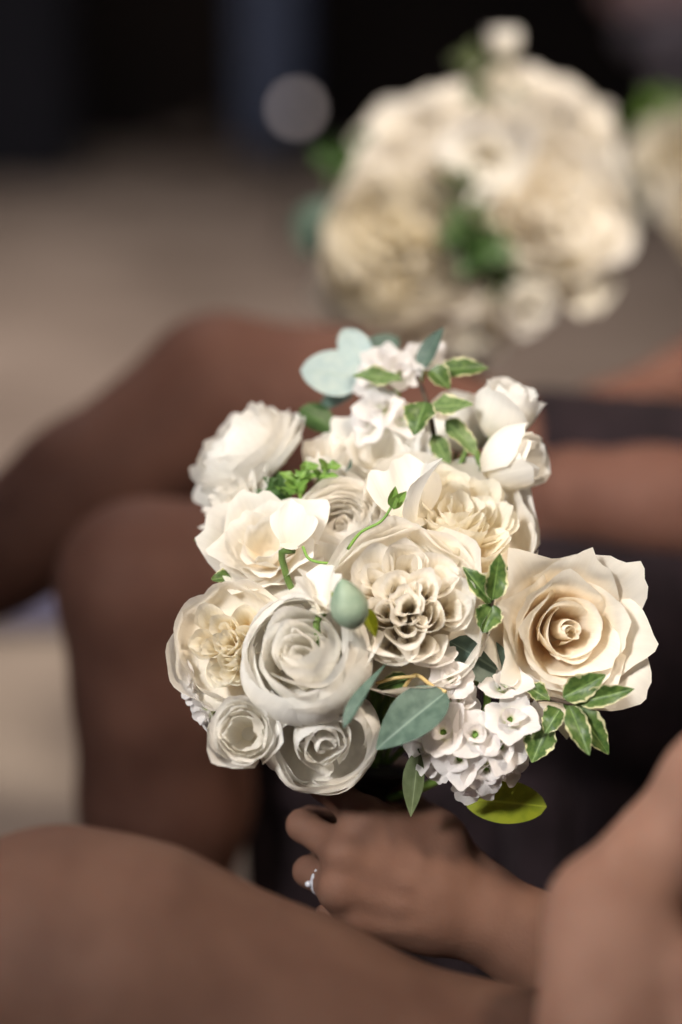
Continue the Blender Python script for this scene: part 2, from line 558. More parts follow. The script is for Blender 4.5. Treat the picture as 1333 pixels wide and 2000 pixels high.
def mum(n=70):
    L = []
    for k in range(n):
        q = k / (n - 1)
        L.append(petal(k * GA, .018 + .016 * q, .0028 + .001 * q, .001 + .002 * q, [(0, 10 + 70 * q), (.5, 4 + 64 * q), (1, -10 + 76 * q)], rnd=.5, wrap=.4, base=.5, lump=.0006, nu=4, nv=7, rmin=.002))
    return L, .028


# ------------------------------------------------------------------ leaves
def leaf(L, W, shape='ovate', fold=.25, bend=.2, wavy=.0, serr=0.0, nu=8, nv=16):
    u = np.linspace(-1, 1, nu + 1)[None, :]
    v = np.linspace(0, 1, nv + 1)[:, None]
    if shape == 'round':
        w = np.sin(np.clip(v, 0, 1) * math.pi) ** .55
    elif shape == 'lance':
        w = np.sin(v ** .8 * math.pi) ** .9
    elif shape == 'obovate':
        w = np.sin(v ** 1.35 * math.pi) ** .75
    else:
        w = np.sin(v ** .75 * math.pi) ** .8
    w = np.maximum(w, .03)
    if serr:
        w = w * (1 + serr * np.sin(v * nv * math.pi * .55 + u * 2) * np.abs(u))
    ph = rng.uniform(0, 6.28, 3)
    x = u * W * w
    y = v * L + 0 * u
    z = fold * np.abs(x) - bend * L * v * v + wavy * np.sin(v * 9 + ph[0] + u) * np.abs(u) ** 1.5 * w
    z = z + 0.03 * L * np.sin(v * 3 + ph[1]) * u * w
    vv = np.stack([x, y, z], -1).reshape(-1, 3)
    uv = np.stack([np.broadcast_to(u * .5 + .5, z.shape), np.broadcast_to(v, z.shape)], -1).reshape(-1, 2)
    return vv, grid_faces(nu, nv), uv


def tube(pts, radii, seg=8):
    pts = [Vector(p) for p in pts]
    v, f = [], []
    prev = None
    for i, p in enumerate(pts):
        d = (pts[min(i + 1, len(pts) - 1)] - pts[max(i - 1, 0)]).normalized()
        if prev is None:
            prev = d.orthogonal().normalized()
        x = (prev - d * prev.dot(d)).normalized()
        prev = x
        y = d.cross(x)
        for k in range(seg):
            a = 2 * math.pi * k / seg
            v.append(p + (x * math.cos(a) + y * math.sin(a)) * radii[i])
    n = len(pts)
    for i in range(n - 1):
        for k in range(seg):
            f.append((i * seg + k, i * seg + (k + 1) % seg, (i + 1) * seg + (k + 1) % seg, (i + 1) * seg + k))
    f.append(tuple(range(seg))[::-1])
    f.append(tuple((n - 1) * seg + k for k in range(seg)))
    return v, f


def curve_pts(ctrl, n=10):
    ctrl = [Vector(c) for c in ctrl]
    if len(ctrl) == 2:
        return [ctrl[0].lerp(ctrl[1], i / n) for i in range(n + 1)]
    out = []
    c = [ctrl[0] * 2 - ctrl[1]] + ctrl + [ctrl[-1] * 2 - ctrl[-2]]
    for i in range(1, len(c) - 2):
        for k in range(n):
            t = k / n
            p0, p1, p2, p3 = c[i - 1], c[i], c[i + 1], c[i + 2]
            out.append(.5 * ((2 * p1) + (p2 - p0) * t + (2 * p0 - 5 * p1 + 4 * p2 - p3) * t * t + (3 * p1 - p0 - 3 * p2 + p3) * t ** 3))
    out.append(ctrl[-1])
    return out


def frame(axis, roll=0.0):
    z = Vector(axis).normalized()
    x = Vector((0, 0, 1)).cross(z)
    if x.length < 1e-3:
        x = Vector((1, 0, 0))
    x.normalize()
    y = z.cross(x)
    m = Matrix((x, y, z)).transposed()
    return m @ Matrix.Rotation(roll, 3, 'Z')


def join(parts):
    v, f, uv = [], [], []
    o = 0
    for a, b, c in parts:
        v.append(a)
        uv.append(c)
        f += [tuple(i + o for i in q) for q in b]
        o += len(a)
    return np.concatenate(v), f, np.concatenate(uv)


# ------------------------------------------------------------------ flowers put into a bouquet
class Bouquet:
    def __init__(self, name, label, group, grip, tie, foot):
        self.root = bpy.data.objects.new(name, None)
        self.root.empty_display_size = .02
        C.objects.link(self.root)
        self.root.location = grip
        self.g = Vector(grip)
        self.tie = Vector(tie)
        self.foot = Vector(foot)
        tag(self.root, label, 'bouquet', group)

    def bloom(self, name, gen, pos, axis, scale, mat, label=None, roll=0.0, split=True, stem=True, core=None, squash=1.0):
        parts, H = gen
        rot = frame(axis, roll)
        base = Vector(pos) - rot @ Vector((0, 0, H * scale * .85))
        e = bpy.data.objects.new(name, None)
        e.empty_display_size = .01
        C.objects.link(e)
        e.parent = self.root
        mw = Matrix.Translation(base - self.g) @ rot.to_4x4() @ Matrix.Diagonal((scale, scale, scale * squash, 1))
        e.matrix_local = mw
        if label:
            e['label'] = label
        if split:
            for i, (v, f, uv) in enumerate(parts):
                mt = core[1] if core and i >= core[0] else mat
                obj('petal', mesh('petal', v, f, uv, mt), e)
        else:
            v, f, uv = join(parts)
            obj('petals', mesh('petals', v, f, uv, mat), e)
        n_ = 10
        v = [(0, 0, .004)] + [(.0095 * math.cos(6.283 * k / n_), .0095 * math.sin(6.283 * k / n_), .0014) for k in range(n_)]
        f = [(0, 1 + k, 1 + (k + 1) % n_) for k in range(n_)]
        obj('heart', mesh('heart', v, f, [(.5, .3)] * (n_ + 1), mat), e)
        if stem:
            inv = mw.inverted()
            a = base - self.g
            t = self.tie - self.g + Vector((U(-.008, .008), U(-.008, .008), U(-.004, .004)))
            ft = self.foot - self.g + Vector((U(-.012, .012), U(-.012, .012), U(-.006, .006)))
            p = curve_pts([a - rot @ Vector((0, 0, .001)), a - rot @ Vector((0, 0, .02)), t, ft], 5)
            v, f = tube([inv @ q for q in p], [.0045 / scale] + [.0021 / scale] * (len(p) - 1), 6)
            obj('stem', mesh('stem', v, f, None, 'stem'), e)
        return e

    def leaf(self, base, tip, width, mat, shape='ovate', face=(0, .3, 1), name='leaf', label=None, **kw):
        base, tip = Vector(base), Vector(tip)
        y = tip - base
        L = y.length
        y.normalize()
        n = CV(*face)
        x = y.cross(n).normalized()
        n = x.cross(y)
        v, f, uv = leaf(L, width, shape, **kw)
        o = obj(name, mesh(name, v, f, uv, mat), self.root)
        o.matrix_local = Matrix.Translation(base - self.g) @ Matrix((x, y, n)).transposed().to_4x4()
        if label:
            o['label'] = label
        return o

    def tube(self, name, pts, r, mat, n=8):
        p = curve_pts([Vector(q) - self.g for q in pts], n)
        rr = r if isinstance(r, (list, tuple)) else [r, r]
        rad = [rr[0] + (rr[1] - rr[0]) * i / (len(p) - 1) for i in range(len(p))]
        v, f = tube(p, rad, 8)
        return obj(name, mesh(name, v, f, None, mat), self.root)

    def sprig(self, px, py, d, s, n, mat, leafmat, up=(0, 1, .3)):
        """short twig with a tuft of small leaves"""
        c = P(px, py, d)
        ax = CV(*up)
        b = c - ax * s
        self.tube('twig', [b, c - ax * .3 * s, c], [.0012, .0007], mat)
        for k in range(n):
            t = k / max(1, n - 1)
            p = b.lerp(c, .3 + .7 * t)
            a = k * GA
            side = (ax.orthogonal().normalized() * math.cos(a) + ax.cross(ax.orthogonal().normalized()) * math.sin(a))
            q = p + (side * .8 + ax * .6).normalized() * s * U(.5, .8)
            self.leaf(p, q, s * U(.16, .24), leafmat, 'ovate', (U(-.5, .5), .5, 1), fold=.3, bend=U(0, .3), wavy=.001, nu=6, nv=8)


# ------------------------------------------------------------------ bodies: one smooth surface grown round a skeleton
def sdf_body(caps, h, k=0.02, pad=0.03):
    """caps: (a, b, ra, rb) limbs; returns verts, quads of one continuous skin"""
    pts = np.array([list(c[0]) for c in caps] + [list(c[1]) for c in caps])
    rmax = max(max(c[2], c[3]) for c in caps)
    lo = pts.min(0) - rmax - pad
    hi = pts.max(0) + rmax + pad
    n = np.ceil((hi - lo) / h).astype(int) + 1
    F = np.full(n, 1.0, dtype=np.float32)
    ax = [lo[i] + h * np.arange(n[i]) for i in range(3)]
    for c in caps:
        a = np.array(list(c[0]))
        b = np.array(list(c[1]))
        ra, rb = c[2], c[3]
        kk = c[4] if len(c) > 4 else k
        e = max(ra, rb) + kk * 1.5 + 2 * h
        l = np.minimum(a, b) - e
        g = np.maximum(a, b) + e
        i0 = np.maximum(np.floor((l - lo) / h).astype(int), 0)
        i1 = np.minimum(np.ceil((g - lo) / h).astype(int) + 1, n)
        sl = tuple(slice(i0[i], i1[i]) for i in range(3))
        X = ax[0][sl[0]][:, None, None]
        Y = ax[1][sl[1]][None, :, None]
        Z = ax[2][sl[2]][None, None, :]
        ba = b - a
        L2 = max(float(ba @ ba), 1e-9)
        t = np.clip(((X - a[0]) * ba[0] + (Y - a[1]) * ba[1] + (Z - a[2]) * ba[2]) / L2, 0, 1)
        d = np.sqrt((X - a[0] - t * ba[0]) ** 2 + (Y - a[1] - t * ba[1]) ** 2 + (Z - a[2] - t * ba[2]) ** 2) - (ra + t * (rb - ra))
        o = F[sl]
        hh = np.clip(.5 + .5 * (o - d) / kk, 0, 1)
        F[sl] = o * (1 - hh) + d * hh - kk * hh * (1 - hh)
    return nets(F, lo, h)


def nets(F, lo, h):
    ins = F < 0
    nx, ny, nz = F.shape
    cnt = np.zeros((nx - 1, ny - 1, nz - 1), dtype=np.uint8)
    for dx in (0, 1):
        for dy in (0, 1):
            for dz in (0, 1):
                cnt += ins[dx:nx - 1 + dx, dy:ny - 1 + dy, dz:nz - 1 + dz]
    act = (cnt > 0) & (cnt < 8)
    I = np.argwhere(act)
    idx = np.full(act.shape, -1, dtype=np.int64)
    idx[act] = np.arange(len(I))
    acc = np.zeros((len(I), 3))
    num = np.zeros(len(I))
    cor = [(a, b, c) for a in (0, 1) for b in (0, 1) for c in (0, 1)]
    for p in cor:
        for axx in range(3):
            if p[axx]:
                continue
            q = list(p)
            q[axx] = 1
            fa = F[I[:, 0] + p[0], I[:, 1] + p[1], I[:, 2] + p[2]]
            fb = F[I[:, 0] + q[0], I[:, 1] + q[1], I[:, 2] + q[2]]
            m = (fa < 0) != (fb < 0)
            t = np.where(m, fa / np.where(m, fa - fb, 1), 0)
            pt = np.array(p, dtype=float)[None, :].repeat(len(I), 0)
            pt[:, axx] += t
            acc[m] += pt[m]
            num[m] += 1
    V = lo + h * (I + acc / num[:, None])
    Q = []
    for axx in range(3):
        o1, o2 = [(1, 2), (2, 0), (0, 1)][axx]
        sa = [slice(None)] * 3
        sb = [slice(None)] * 3
        sa[axx] = slice(0, -1)
        sb[axx] = slice(1, None)
        A, B = ins[tuple(sa)], ins[tuple(sb)]
        for flip, mm in ((False, A & ~B), (True, ~A & B)):
            E = np.argwhere(mm)
            E = E[(E[:, o1] > 0) & (E[:, o2] > 0) & (E[:, o1] < F.shape[o1] - 1) & (E[:, o2] < F.shape[o2] - 1)]

            def cell(d1, d2):
                e = E.copy()
                e[:, o1] -= d1
                e[:, o2] -= d2
                return idx[e[:, 0], e[:, 1], e[:, 2]]
            q = np.stack([cell(1, 1), cell(0, 1), cell(0, 0), cell(1, 0)], 1)
            if flip:
                q = q[:, ::-1]
            Q.append(q)
    return V, np.concatenate(Q)


def fast_mesh(name, V, Q, mat):
    me = bpy.data.meshes.new(name)
    me.vertices.add(len(V))
    me.vertices.foreach_set('co', np.asarray(V, dtype=np.float32).ravel())
    me.loops.add(len(Q) * 4)
    me.loops.foreach_set('vertex_index', np.asarray(Q, dtype=np.int32).ravel())
    me.polygons.add(len(Q))
    me.polygons.foreach_set('loop_start', np.arange(0, len(Q) * 4, 4, dtype=np.int32))
    me.polygons.foreach_set('use_smooth', np.ones(len(Q), dtype=bool))
    me.materials.append(M[mat])
    me.update(calc_edges=True)
    me.validate()
    return me


def limb(*pr):
    """((point, radius), ...) -> chain of tapered capsules"""
    return [(pr[i][0], pr[i + 1][0], pr[i][1], pr[i + 1][1]) for i in range(len(pr) - 1)]


def body(name, label, groups, mat, base):
    """groups: list of (caps, voxel, blend) joined as one mesh object"""
    Vs, Qs, o = [], [], 0
    for caps, h, k in groups:
        V, Q = sdf_body(caps, h, k)
        Vs.append(V - np.array(list(base)))
        Qs.append(Q + o)
        o += len(V)
    ob = obj(name, fast_mesh(name, np.concatenate(Vs), np.concatenate(Qs), mat), None, base)
    tag(ob, label, 'person', 'people seated in a row')
    return ob


def garment(name, caps, h, k, mat, parent, base, folds=0.0):
    V, Q = sdf_body(caps, h, k)
    if folds:
        c = V
        w = np.sin(c[:, 0] * 95 + 3 * np.sin(c[:, 2] * 9)) + .6 * np.sin(c[:, 0] * 190 + c[:, 1] * 60 + 4 * np.sin(c[:, 2] * 6))
        V = V + np.stack([0 * w, -folds * w, 0 * w], -1)
    return obj(name, fast_mesh(name, V - np.array(list(base)), Q, mat), parent)


# ================================================================== THE SETTING
def sheet(name, x0, x1, y0, y1, z, mat, n=1):
    return obj(name, mesh(name, [(x0, y0, z), (x1, y0, z), (x1, y1, z), (x0, y1, z)], [(0, 1, 2, 3)], None, mat, False))


tag(sheet('floor', -8, 8, -3, 12, 0, 'floor'), 'brownish grey stone floor', None, None, 'structure')
bd = obj('back_wall', mesh('back_wall', [(-8, 7.2, 0), (8, 7.2, 0), (8, 7.2, 3.2), (-8, 7.2, 3.2), (-8, 7.4, 0), (8, 7.4, 0), (8, 7.4, 3.2), (-8, 7.4, 3.2)],
                         [(0, 1, 2, 3), (5, 4, 7, 6), (3, 2, 6, 7), (1, 5, 6, 2), (4, 0, 3, 7)], None, 'backdrop', False))
tag(bd, 'near black wall behind the floor', None, None, 'structure')


def box_mesh(name, sx, sy, sz, mat, bev=.01):
    import bmesh
    bm = bmesh.new()
    bmesh.ops.create_cube(bm, size=1)
    for v in bm.verts:
        v.co = Vector((v.co.x * sx, v.co.y * sy, (v.co.z + .5) * sz))
    bmesh.ops.bevel(bm, geom=bm.edges[:], offset=bev, segments=2, affect='EDGES')
    me = bpy.data.meshes.new(name)
    bm.to_mesh(me)
    bm.free()
    me.materials.append(M[mat])
    return me


def lump(name, caps, h, mat, label, cat, k=.02, group=None):
    base = Vector(caps[0][0])
    base.z = min(min(c[0].z, c[1].z) for c in caps)
    V, Q = sdf_body(caps, h, k)
    o = obj(name, fast_mesh(name, V - np.array(list(base)), Q, mat), None, base)
    return tag(o, label, cat, group)


# ---- the low bench they sit on
bench = bpy.data.objects.new('bench', None)
C.objects.link(bench)
bench.location = (.62, 1.75, 0)
tag(bench, 'low dark wooden bench under the seated people, hidden in shade', 'bench')
for i in range(4):
    obj('plank', box_mesh('plank', .10, 3.0, .035, 'wood', .004), bench, (-.165 + .11 * i, 0, .21))
for y in (-1.3, 0, 1.3):
    obj('support', box_mesh('support', .38, .06, .208, 'wood', .006), bench, (0, y, 0))

# ---- far things, all soft in the photograph
def far(px, py, d):
    return P(px, py, d)


def floorpoint(px, py):
    a = P(px, py, 1.0) - CAM
    return CAM + a * (-CAM.z / a.z)


p = far(520, 60, 6.6)
lump('hanging_cloth', [(Vector((p.x, p.y, .12)), Vector((p.x, p.y, .95)), .075, .085), (Vector((p.x + .03, p.y, .2)), Vector((p.x + .05, p.y, .9)), .07, .07)], .012, 'bluecloth',
     'pale blue cloth hanging blurred before the dark wall', 'cloth')
p = far(80, 180, 6.6)
lump('draped_cloth', [(Vector((p.x, p.y, .02)), Vector((p.x, p.y, .95)), .10, .08), (Vector((p.x - .15, p.y, .02)), Vector((p.x - .12, p.y, .9)), .09, .08)], .012, 'greycloth',
     'dark slate draped cloth at the far left by the wall', 'cloth')
p = far(1290, -8, 6.4)
lump('folded_cloth', [(p + Vector((-.10, 0, .02)), p + Vector((.14, 0, .03)), .05, .06)], .010, 'pinkcloth', 'soft pink bundle at the top right corner', 'cloth')
p2 = far(1290, 62, 6.4)
lump('cushion', [(p2 + Vector((-.04, 0, 0)), p2 + Vector((.14, 0, .01)), .055, .06), (Vector((p2.x + .05, p2.y, .03)), p2 + Vector((.05, 0, 0)), .05, .05)], .010, 'palecloth', 'pale lilac grey cushion under the pink bundle', 'cushion')
for (px, py, lab) in ((370, 318, 'brown shoe resting on the floor below the glowing globe'), (95, 318, 'brown shoe on the floor beside the slate draped cloth')):
    q = floorpoint(px, py)
    lump('shoe', [(q + Vector((-.06, 0, .04)), q + Vector((.06, 0, .035)), .042, .036), (q + Vector((.05, 0, .05)), q + Vector((.06, 0, .09)), .035, .035)], .008, 'shoe', lab, 'shoe', group='shoes by the dark wall')
# small lit globe on a stand
g = far(580, 212, 5.6)
gl = bpy.data.objects.new('globe_lamp', None)
C.objects.link(gl)
gl.location = (g.x, g.y, 0)
tag(gl, 'small glowing globe lamp, a round pale spot before the dark wall', 'lamp')
V, Q = sdf_body([(Vector((0, 0, g.z)), Vector((0, 0, g.z + .001)), .016, .016)], .004, .004)
obj('globe', fast_mesh('globe', V, Q, 'globe'), gl)
v, f = tube([(0, 0, .0), (0, 0, .008), (0, 0, .012), (0, 0, g.z - .02)], [.05, .05, .006, .005], 12)
obj('stand', mesh('stand', v, f, None, 'ribbon'), gl)

# ================================================================== PEOPLE
D = .0
# ---- person holding the bouquet in front: thigh along the lower left, left hand round the stems
hipA = P(2000, 2400, 1.30)
kneeA = P(105, 1872, 1.27)
legA = limb((hipA, .105), (P(1000, 2295, 1.285), .090), (P(500, 2082, 1.28), .080), (P(240, 1930, 1.27), .072), (kneeA, .066))
footA = Vector((kneeA.x - .02, kneeA.y + .01, .07))
shinA = limb((kneeA + Vector((-.005, 0, -.01)), .064), (kneeA.lerp(footA, .3) + Vector((.02, 0, 0)), .056), (footA, .036), (footA + Vector((-.14, 0, -.035)), .028))
hipA2 = hipA + Vector((.02, .17, -.04))
kneeA2 = P(420, 2330, 1.50)
legA2 = limb((hipA2, .105), (hipA2.lerp(kneeA2, .5), .085), (kneeA2, .060), (Vector((kneeA2.x + .02, kneeA2.y, .10)), .036), (Vector((kneeA2.x - .12, kneeA2.y, .04)), .028))
shA = Vector((hipA.x + .10, hipA.y + .02, .86))
chestA = Vector((hipA.x + .11, hipA.y + .13, .72))
torsoA = limb((hipA + Vector((.03, .085, .03)), .12), (chestA, .115), (chestA + Vector((0, 0, .12)), .10)) + limb((shA + Vector((.02, 0, -.03)), .06), (shA + Vector((.02, .26, -.03)), .06))
wr = P(965, 1795, 1.452)
elA = P(1440, 2085, 1.47)
armA = limb((shA, .052), (P(1640, 1800, 1.44), .046), (elA, .042))
K = [P(716, 1600, 1.434), P(676, 1668, 1.428), P(668, 1738, 1.428), P(700, 1800, 1.434)]
Pp = [P(634, 1532, 1.450), P(592, 1612, 1.450), P(604, 1702, 1.450), P(646, 1788, 1.454)]
Dp = [P(640, 1530, 1.482), P(606, 1604, 1.486), P(622, 1692, 1.486), P(660, 1764, 1.486)]
Tp = [P(690, 1528, 1.500), P(664, 1598, 1.504), P(676, 1680, 1.504), P(706, 1752, 1.500)]
fr = [(.0112, .0094, .0084, .0074), (.0114, .0096, .0086, .0075), (.0110, .0092, .0082, .0072), (.0098, .0084, .0074, .0064)]
handA = limb((elA, .040), (P(1290, 1995, 1.465), .040), (P(1130, 1895, 1.458), .034), (P(1030, 1835, 1.455), .0285), (wr, .026))
for i in range(4):
    m_ = wr.lerp(K[i], .45)
    handA += limb((wr + (K[i] - K[1]) * .16, .019), (m_, .0185), (K[i], fr[i][0] + .003))
    kn_ = K[i] + CV(-.1, .1, 1) * .0045
    handA += [c + (.007,) for c in limb((kn_, .0105), (kn_ + CV(-1, .1, -.3) * .003, .0100)) + limb((wr.lerp(K[i], .25) + CV(0, 0, 1) * .0135, .0045), (wr.lerp(K[i], .6) + CV(0, 0, 1) * .0155, .0042), (kn_, .006))]
    handA += [c + (.004,) for c in limb((K[i], fr[i][0]), (Pp[i], fr[i][1]), (Dp[i], fr[i][2]), (Tp[i], fr[i][3]))]
handA += [c + (.012,) for c in limb((P(930, 1740, 1.462), .020), (P(845, 1640, 1.470), .0165), (P(770, 1568, 1.478), .0125), (P(722, 1535, 1.490), .0100))]
handA += limb((P(850, 1650, 1.452), .020), (P(740, 1640, 1.442), .016))
A = body('person', 'person gripping the front bouquet, bare thigh and knee along the bottom', [(legA + shinA + legA2 + torsoA + armA, .006, .03), (handA, .0028, .011)], 'skin_tan', Vector((hipA.x, hipA.y, 0)))
Ab = A.location
garment('dress', limb((hipA + Vector((-.05, 0, 0)), .118), (hipA + Vector((.03, .08, .03)), .135), (chestA, .128), (chestA + Vector((0, 0, .08)), .112)) + limb((hipA2 + Vector((-.06, 0, 0)), .112), (hipA2, .12)),
        .007, .03, 'navy', A, Ab, .002)
rg = bpy.data.meshes.new('ring')
# ring on the ring finger
a_, b_ = K[2].lerp(Pp[2], .48), K[2].lerp(Pp[2], .58)
v, f = tube([a_ - Ab, b_ - Ab], [.0104, .0101], 16)
rg_o = obj('ring', mesh('ring', v, f, None, 'silver'), A)
st = K[2].lerp(Pp[2], .55) + CV(-1, -.2, .6) * .0108 - Ab
V, Q = sdf_body([(st, st + Vector((.0005, 0, 0)), .0020, .0020)], .0007, .001)
obj('ring_stone', fast_mesh('ring_stone', V, Q, 'silver'), rg_o)

# ---- neighbour nearest the camera: forearm from the right edge, wrist bent, hand resting down
shC = P(2250, 420, 1.16)
elC = P(1930, 1020, 1.19)
wrC = P(1205, 1748, 1.205)
armC = limb((shC, .052), (elC, .042), (P(1640, 1340, 1.195), .040), (P(1405, 1540, 1.20), .0275), (P(1285, 1668, 1.205), .0225), (wrC, .0225), (P(1200, 1815, 1.20), .029))
armC += [c + (.012,) for c in limb((P(1205, 1672, 1.187), .0080), (P(1212, 1684, 1.187), .0080))]
KC = [P(1110, 1990, 1.18), P(1170, 2040, 1.172), P(1240, 2060, 1.172), P(1300, 2050, 1.178)]
for i, kc in enumerate(KC):
    armC += limb((P(1150 + 28 * i, 1780, 1.195), .021), (kc, .0155))
    dn = Vector((-.012 + .004 * i, .02, -.036))
    armC += [c + (.006,) for c in limb((kc, .0135), (kc + dn, .0105), (kc + dn + Vector((0, .02, -.02)), .0085), (kc + dn + Vector((.003, .032, -.03)), .0075))]
armC += [c + (.008,) for c in limb((P(1275, 1830, 1.19), .016), (P(1345, 1910, 1.18), .0155), (P(1360, 2000, 1.172), .012), (P(1345, 2080, 1.17), .010))]
hipC = Vector((shC.x + .12, .86, .34))
torsoC = limb((hipC, .12), (Vector((shC.x + .06, 1.0, .60)), .115), (Vector((shC.x + .02, 1.02, .74)), .10)) + limb((shC, .055), (Vector((shC.x, .80, shC.z)), .055))
legC = []
for yy in (.72, .95):
    kn = Vector((hipC.x - .44, yy, .33))
    legC += limb((Vector((hipC.x, yy, .34)), .09), (kn, .055), (Vector((kn.x + .02, yy, .08)), .035), (Vector((kn.x - .12, yy, .035)), .028))
Cp = body('person', 'neighbour at the lower right edge, bare forearm and bent wrist resting down', [(torsoC + legC, .008, .03), (armC, .0032, .014)], 'skin_fair', Vector((hipC.x, hipC.y, 0)))
garment('dress', limb((hipC, .135), (Vector((shC.x + .06, 1.0, .60)), .128), (Vector((shC.x + .02, 1.02, .70)), .112)) + limb((Vector((hipC.x, .72, .34)), .10), (Vector((hipC.x - .2, .72, .34)), .09)) +
        limb((Vector((hipC.x, .95, .34)), .10), (Vector((hipC.x - .2, .95, .34)), .09)), .008, .03, 'dress', Cp, Cp.location, .002)

# ---- the person behind: crossed legs to the left, arms at the right, dark dress
hipB = P(1780, 1150, 2.02)
kB1 = P(430, 775, 1.99)
legB = limb((hipB + Vector((0, .05, .02)), .105), (P(980, 975, 2.02), .088), (P(640, 830, 2.0), .080), (kB1, .068)) + \
    limb((kB1, .066), (P(330, 850, 1.98), .060), (P(170, 960, 1.96), .060), (P(0, 1075, 1.95), .050), (P(-230, 1230, 1.93), .036), (P(-330, 1300, 1.92), .034), (P(-480, 1290, 1.91), .026))
kB2 = P(285, 1150, 1.84)
fB2 = Vector((kB2.x - .012, kB2.y + .02, .08))
legB2 = limb((hipB + Vector((0, -.08, -.12)), .105), (P(900, 1225, 1.93), .088), (P(520, 1160, 1.87), .078), (kB2, .066)) + \
    limb((kB2, .068), (kB2.lerp(fB2, .22) + Vector((.014, 0, 0)), .070), (kB2.lerp(fB2, .45) + Vector((.016, 0, 0)), .068), (fB2, .038), (fB2 + Vector((-.15, 0, -.04)), .028))
shB = Vector((hipB.x + .08, hipB.y - .10, .98))
chB = Vector((hipB.x + .10, hipB.y, .84))
torsoB = limb((hipB + Vector((.03, 0, .03)), .12), (chB, .115), (chB + Vector((0, 0, .10)), .10)) + limb((shB, .055), (shB + Vector((0, .28, 0)), .055))
armB = limb((shB, .052), (P(1650, 900, 1.93), .046), (P(1440, 1000, 1.92), .050), (P(1270, 988, 1.92), .047), (P(1120, 972, 1.925), .038), (P(1040, 990, 1.94), .032), (P(960, 960, 1.96), .026))
armB2 = limb((shB + Vector((0, .28, 0)), .050), (P(1620, 600, 2.2), .044), (P(1400, 705, 2.18), .030), (P(1333, 742, 2.18), .027), (P(1180, 805, 2.15), .024), (P(1050, 840, 2.12), .024), (P(950, 845, 2.10), .030), (P(910, 800, 2.10), .024))
B = body('person', 'person behind with crossed bare legs, holding the blurred bouquet', [(legB + legB2 + torsoB + armB + armB2, .006, .012)], 'skin_brown', Vector((hipB.x, hipB.y, 0)))
skirt = limb((hipB + Vector((.03, 0, .03)), .135), (chB, .128), (chB + Vector((0, 0, .06)), .112)) + limb((hipB + Vector((0, -.08, -.12)), .118), (P(1250, 1312, 1.935), .106), (P(1060, 1275, 1.93), .100))
skirt += limb((hipB + Vector((0, .05, .02)), .115), (P(1250, 1045, 2.03), .112), (P(1070, 1000, 2.03), .104))
for i in range(-7, 9):  # leftmost folds added as a dark stand-in for shaded floor beside the hand
    q = P(1030 + 75 * i, 1300, 1.93 if i < 0 else 1.90)
    skirt += limb((q, .035), (Vector((q.x + .012, q.y - .03 + .02 * (i % 2), .30)), .026), (Vector((q.x + .016, q.y - .04 + .022 * (i % 2), .06)), .024))
garment('dress', skirt, .006, .018, 'dress', B, B.location, .003)

# ---- shoe lying behind the legs, far left
q = P(60, 1225, 2.15)
q = floorpoint(60, 1225)
lump('shoe', [(q + Vector((-.07, 0, .035)), q + Vector((.07, 0, .03)), .040, .034), (q + Vector((.06, 0, .05)), q + Vector((.075, 0, .10)), .034, .034)], .006, 'blueshoe', 'lilac blue shoe on the floor left of the crossed legs', 'shoe')

# ================================================================== THE BOUQUET IN FRONT
grip = P(715, 1650, 1.476)
main = Bouquet('bouquet', 'white and cream rose bouquet in sharp focus with green sprigs', 'bridal bouquets', grip, P(722, 1560, 1.476), P(690, 1950, 1.500))
b = main
# wrapped handle
v, f = tube(curve_pts([P(728, 1490, 1.474) - grip, P(722, 1560, 1.476) - grip, P(712, 1700, 1.478) - grip, P(700, 1880, 1.49) - grip], 6),
            [.034, .030, .024, .019, .016, .0155] + [.0155] * 13, 14)
obj('wrapped_handle', mesh('wrapped_handle', v, f, None, 'ribbon'), b.root)

b.bloom('rose', tea_rose(10, 1, .62), P(1112, 1232, 1.405), CV(.20, .08, 1), 1.0, 'peach', 'large peach cream rose with pointed outer petals', roll=.6)
b.bloom('garden_rose', garden_rose(2, 6, 3), P(794, 1182, 1.382), CV(-.02, .20, 1), 1.10, 'ivory', 'ivory garden rose with folded quartered heart', roll=.3)
b.bloom('garden_rose', garden_rose(2, 6, 3), P(892, 1000, 1.432), CV(.12, .70, .74), 1.14, 'ivory', 'ivory garden rose tilted up above the quartered one', roll=1.1, core=(10, 'cream'))
b.bloom('double_bloom', cup_bloom(3), P(588, 1272, 1.365), CV(-.20, .34, 1), 1.04, 'white', 'large white bloom with open heart at the front', roll=2.0)
b.bloom('garden_rose', garden_rose(2, 5, 3), P(446, 1255, 1.398), CV(-.30, .26, 1), .78, 'ivory', 'ivory rose with yellow heart behind the white bloom', roll=.9, core=(10, 'cream'))
b.bloom('spray_rose', bud_rose(14, .9), P(472, 1430, 1.372), CV(-.12, .12, 1), 1.02, 'white', 'small white spray rose at the lower edge', roll=.2)
b.bloom('spray_rose', cup_bloom(3, 1.0, 9), P(632, 1450, 1.380), CV(.10, -.22, 1), .92, 'white', 'white bloom facing down at the bottom', roll=.2)
b.bloom('spray_rose', open_bloom(14), P(516, 1055, 1.432), CV(-.15, .45, .9), .92, 'ivory', 'loose ivory bloom with upright petals', roll=.2)
b.bloom('ranunculus', ranunculus(7), P(664, 1010, 1.445), CV(-.10, .62, .8), .80, 'ivory', 'cream ranunculus with tight rings', roll=.2)
b.bloom('ranunculus', dome_bloom(), P(456, 862, 1.505), CV(-.62, .70, .26), 1.0, 'white', 'soft white ranunculus turned away at the back', roll=.2)
b.bloom('chrysanthemum', mum(), P(448, 985, 1.462), CV(-.6, .3, .8), .95, 'ivory', 'cream chrysanthemum with fine petals', split=False)
b.bloom('spray_rose', bud_rose(12, .5), P(640, 880, 1.490), CV(-.2, .8, .6), .80, 'ivory', 'small ivory rose in the middle back')
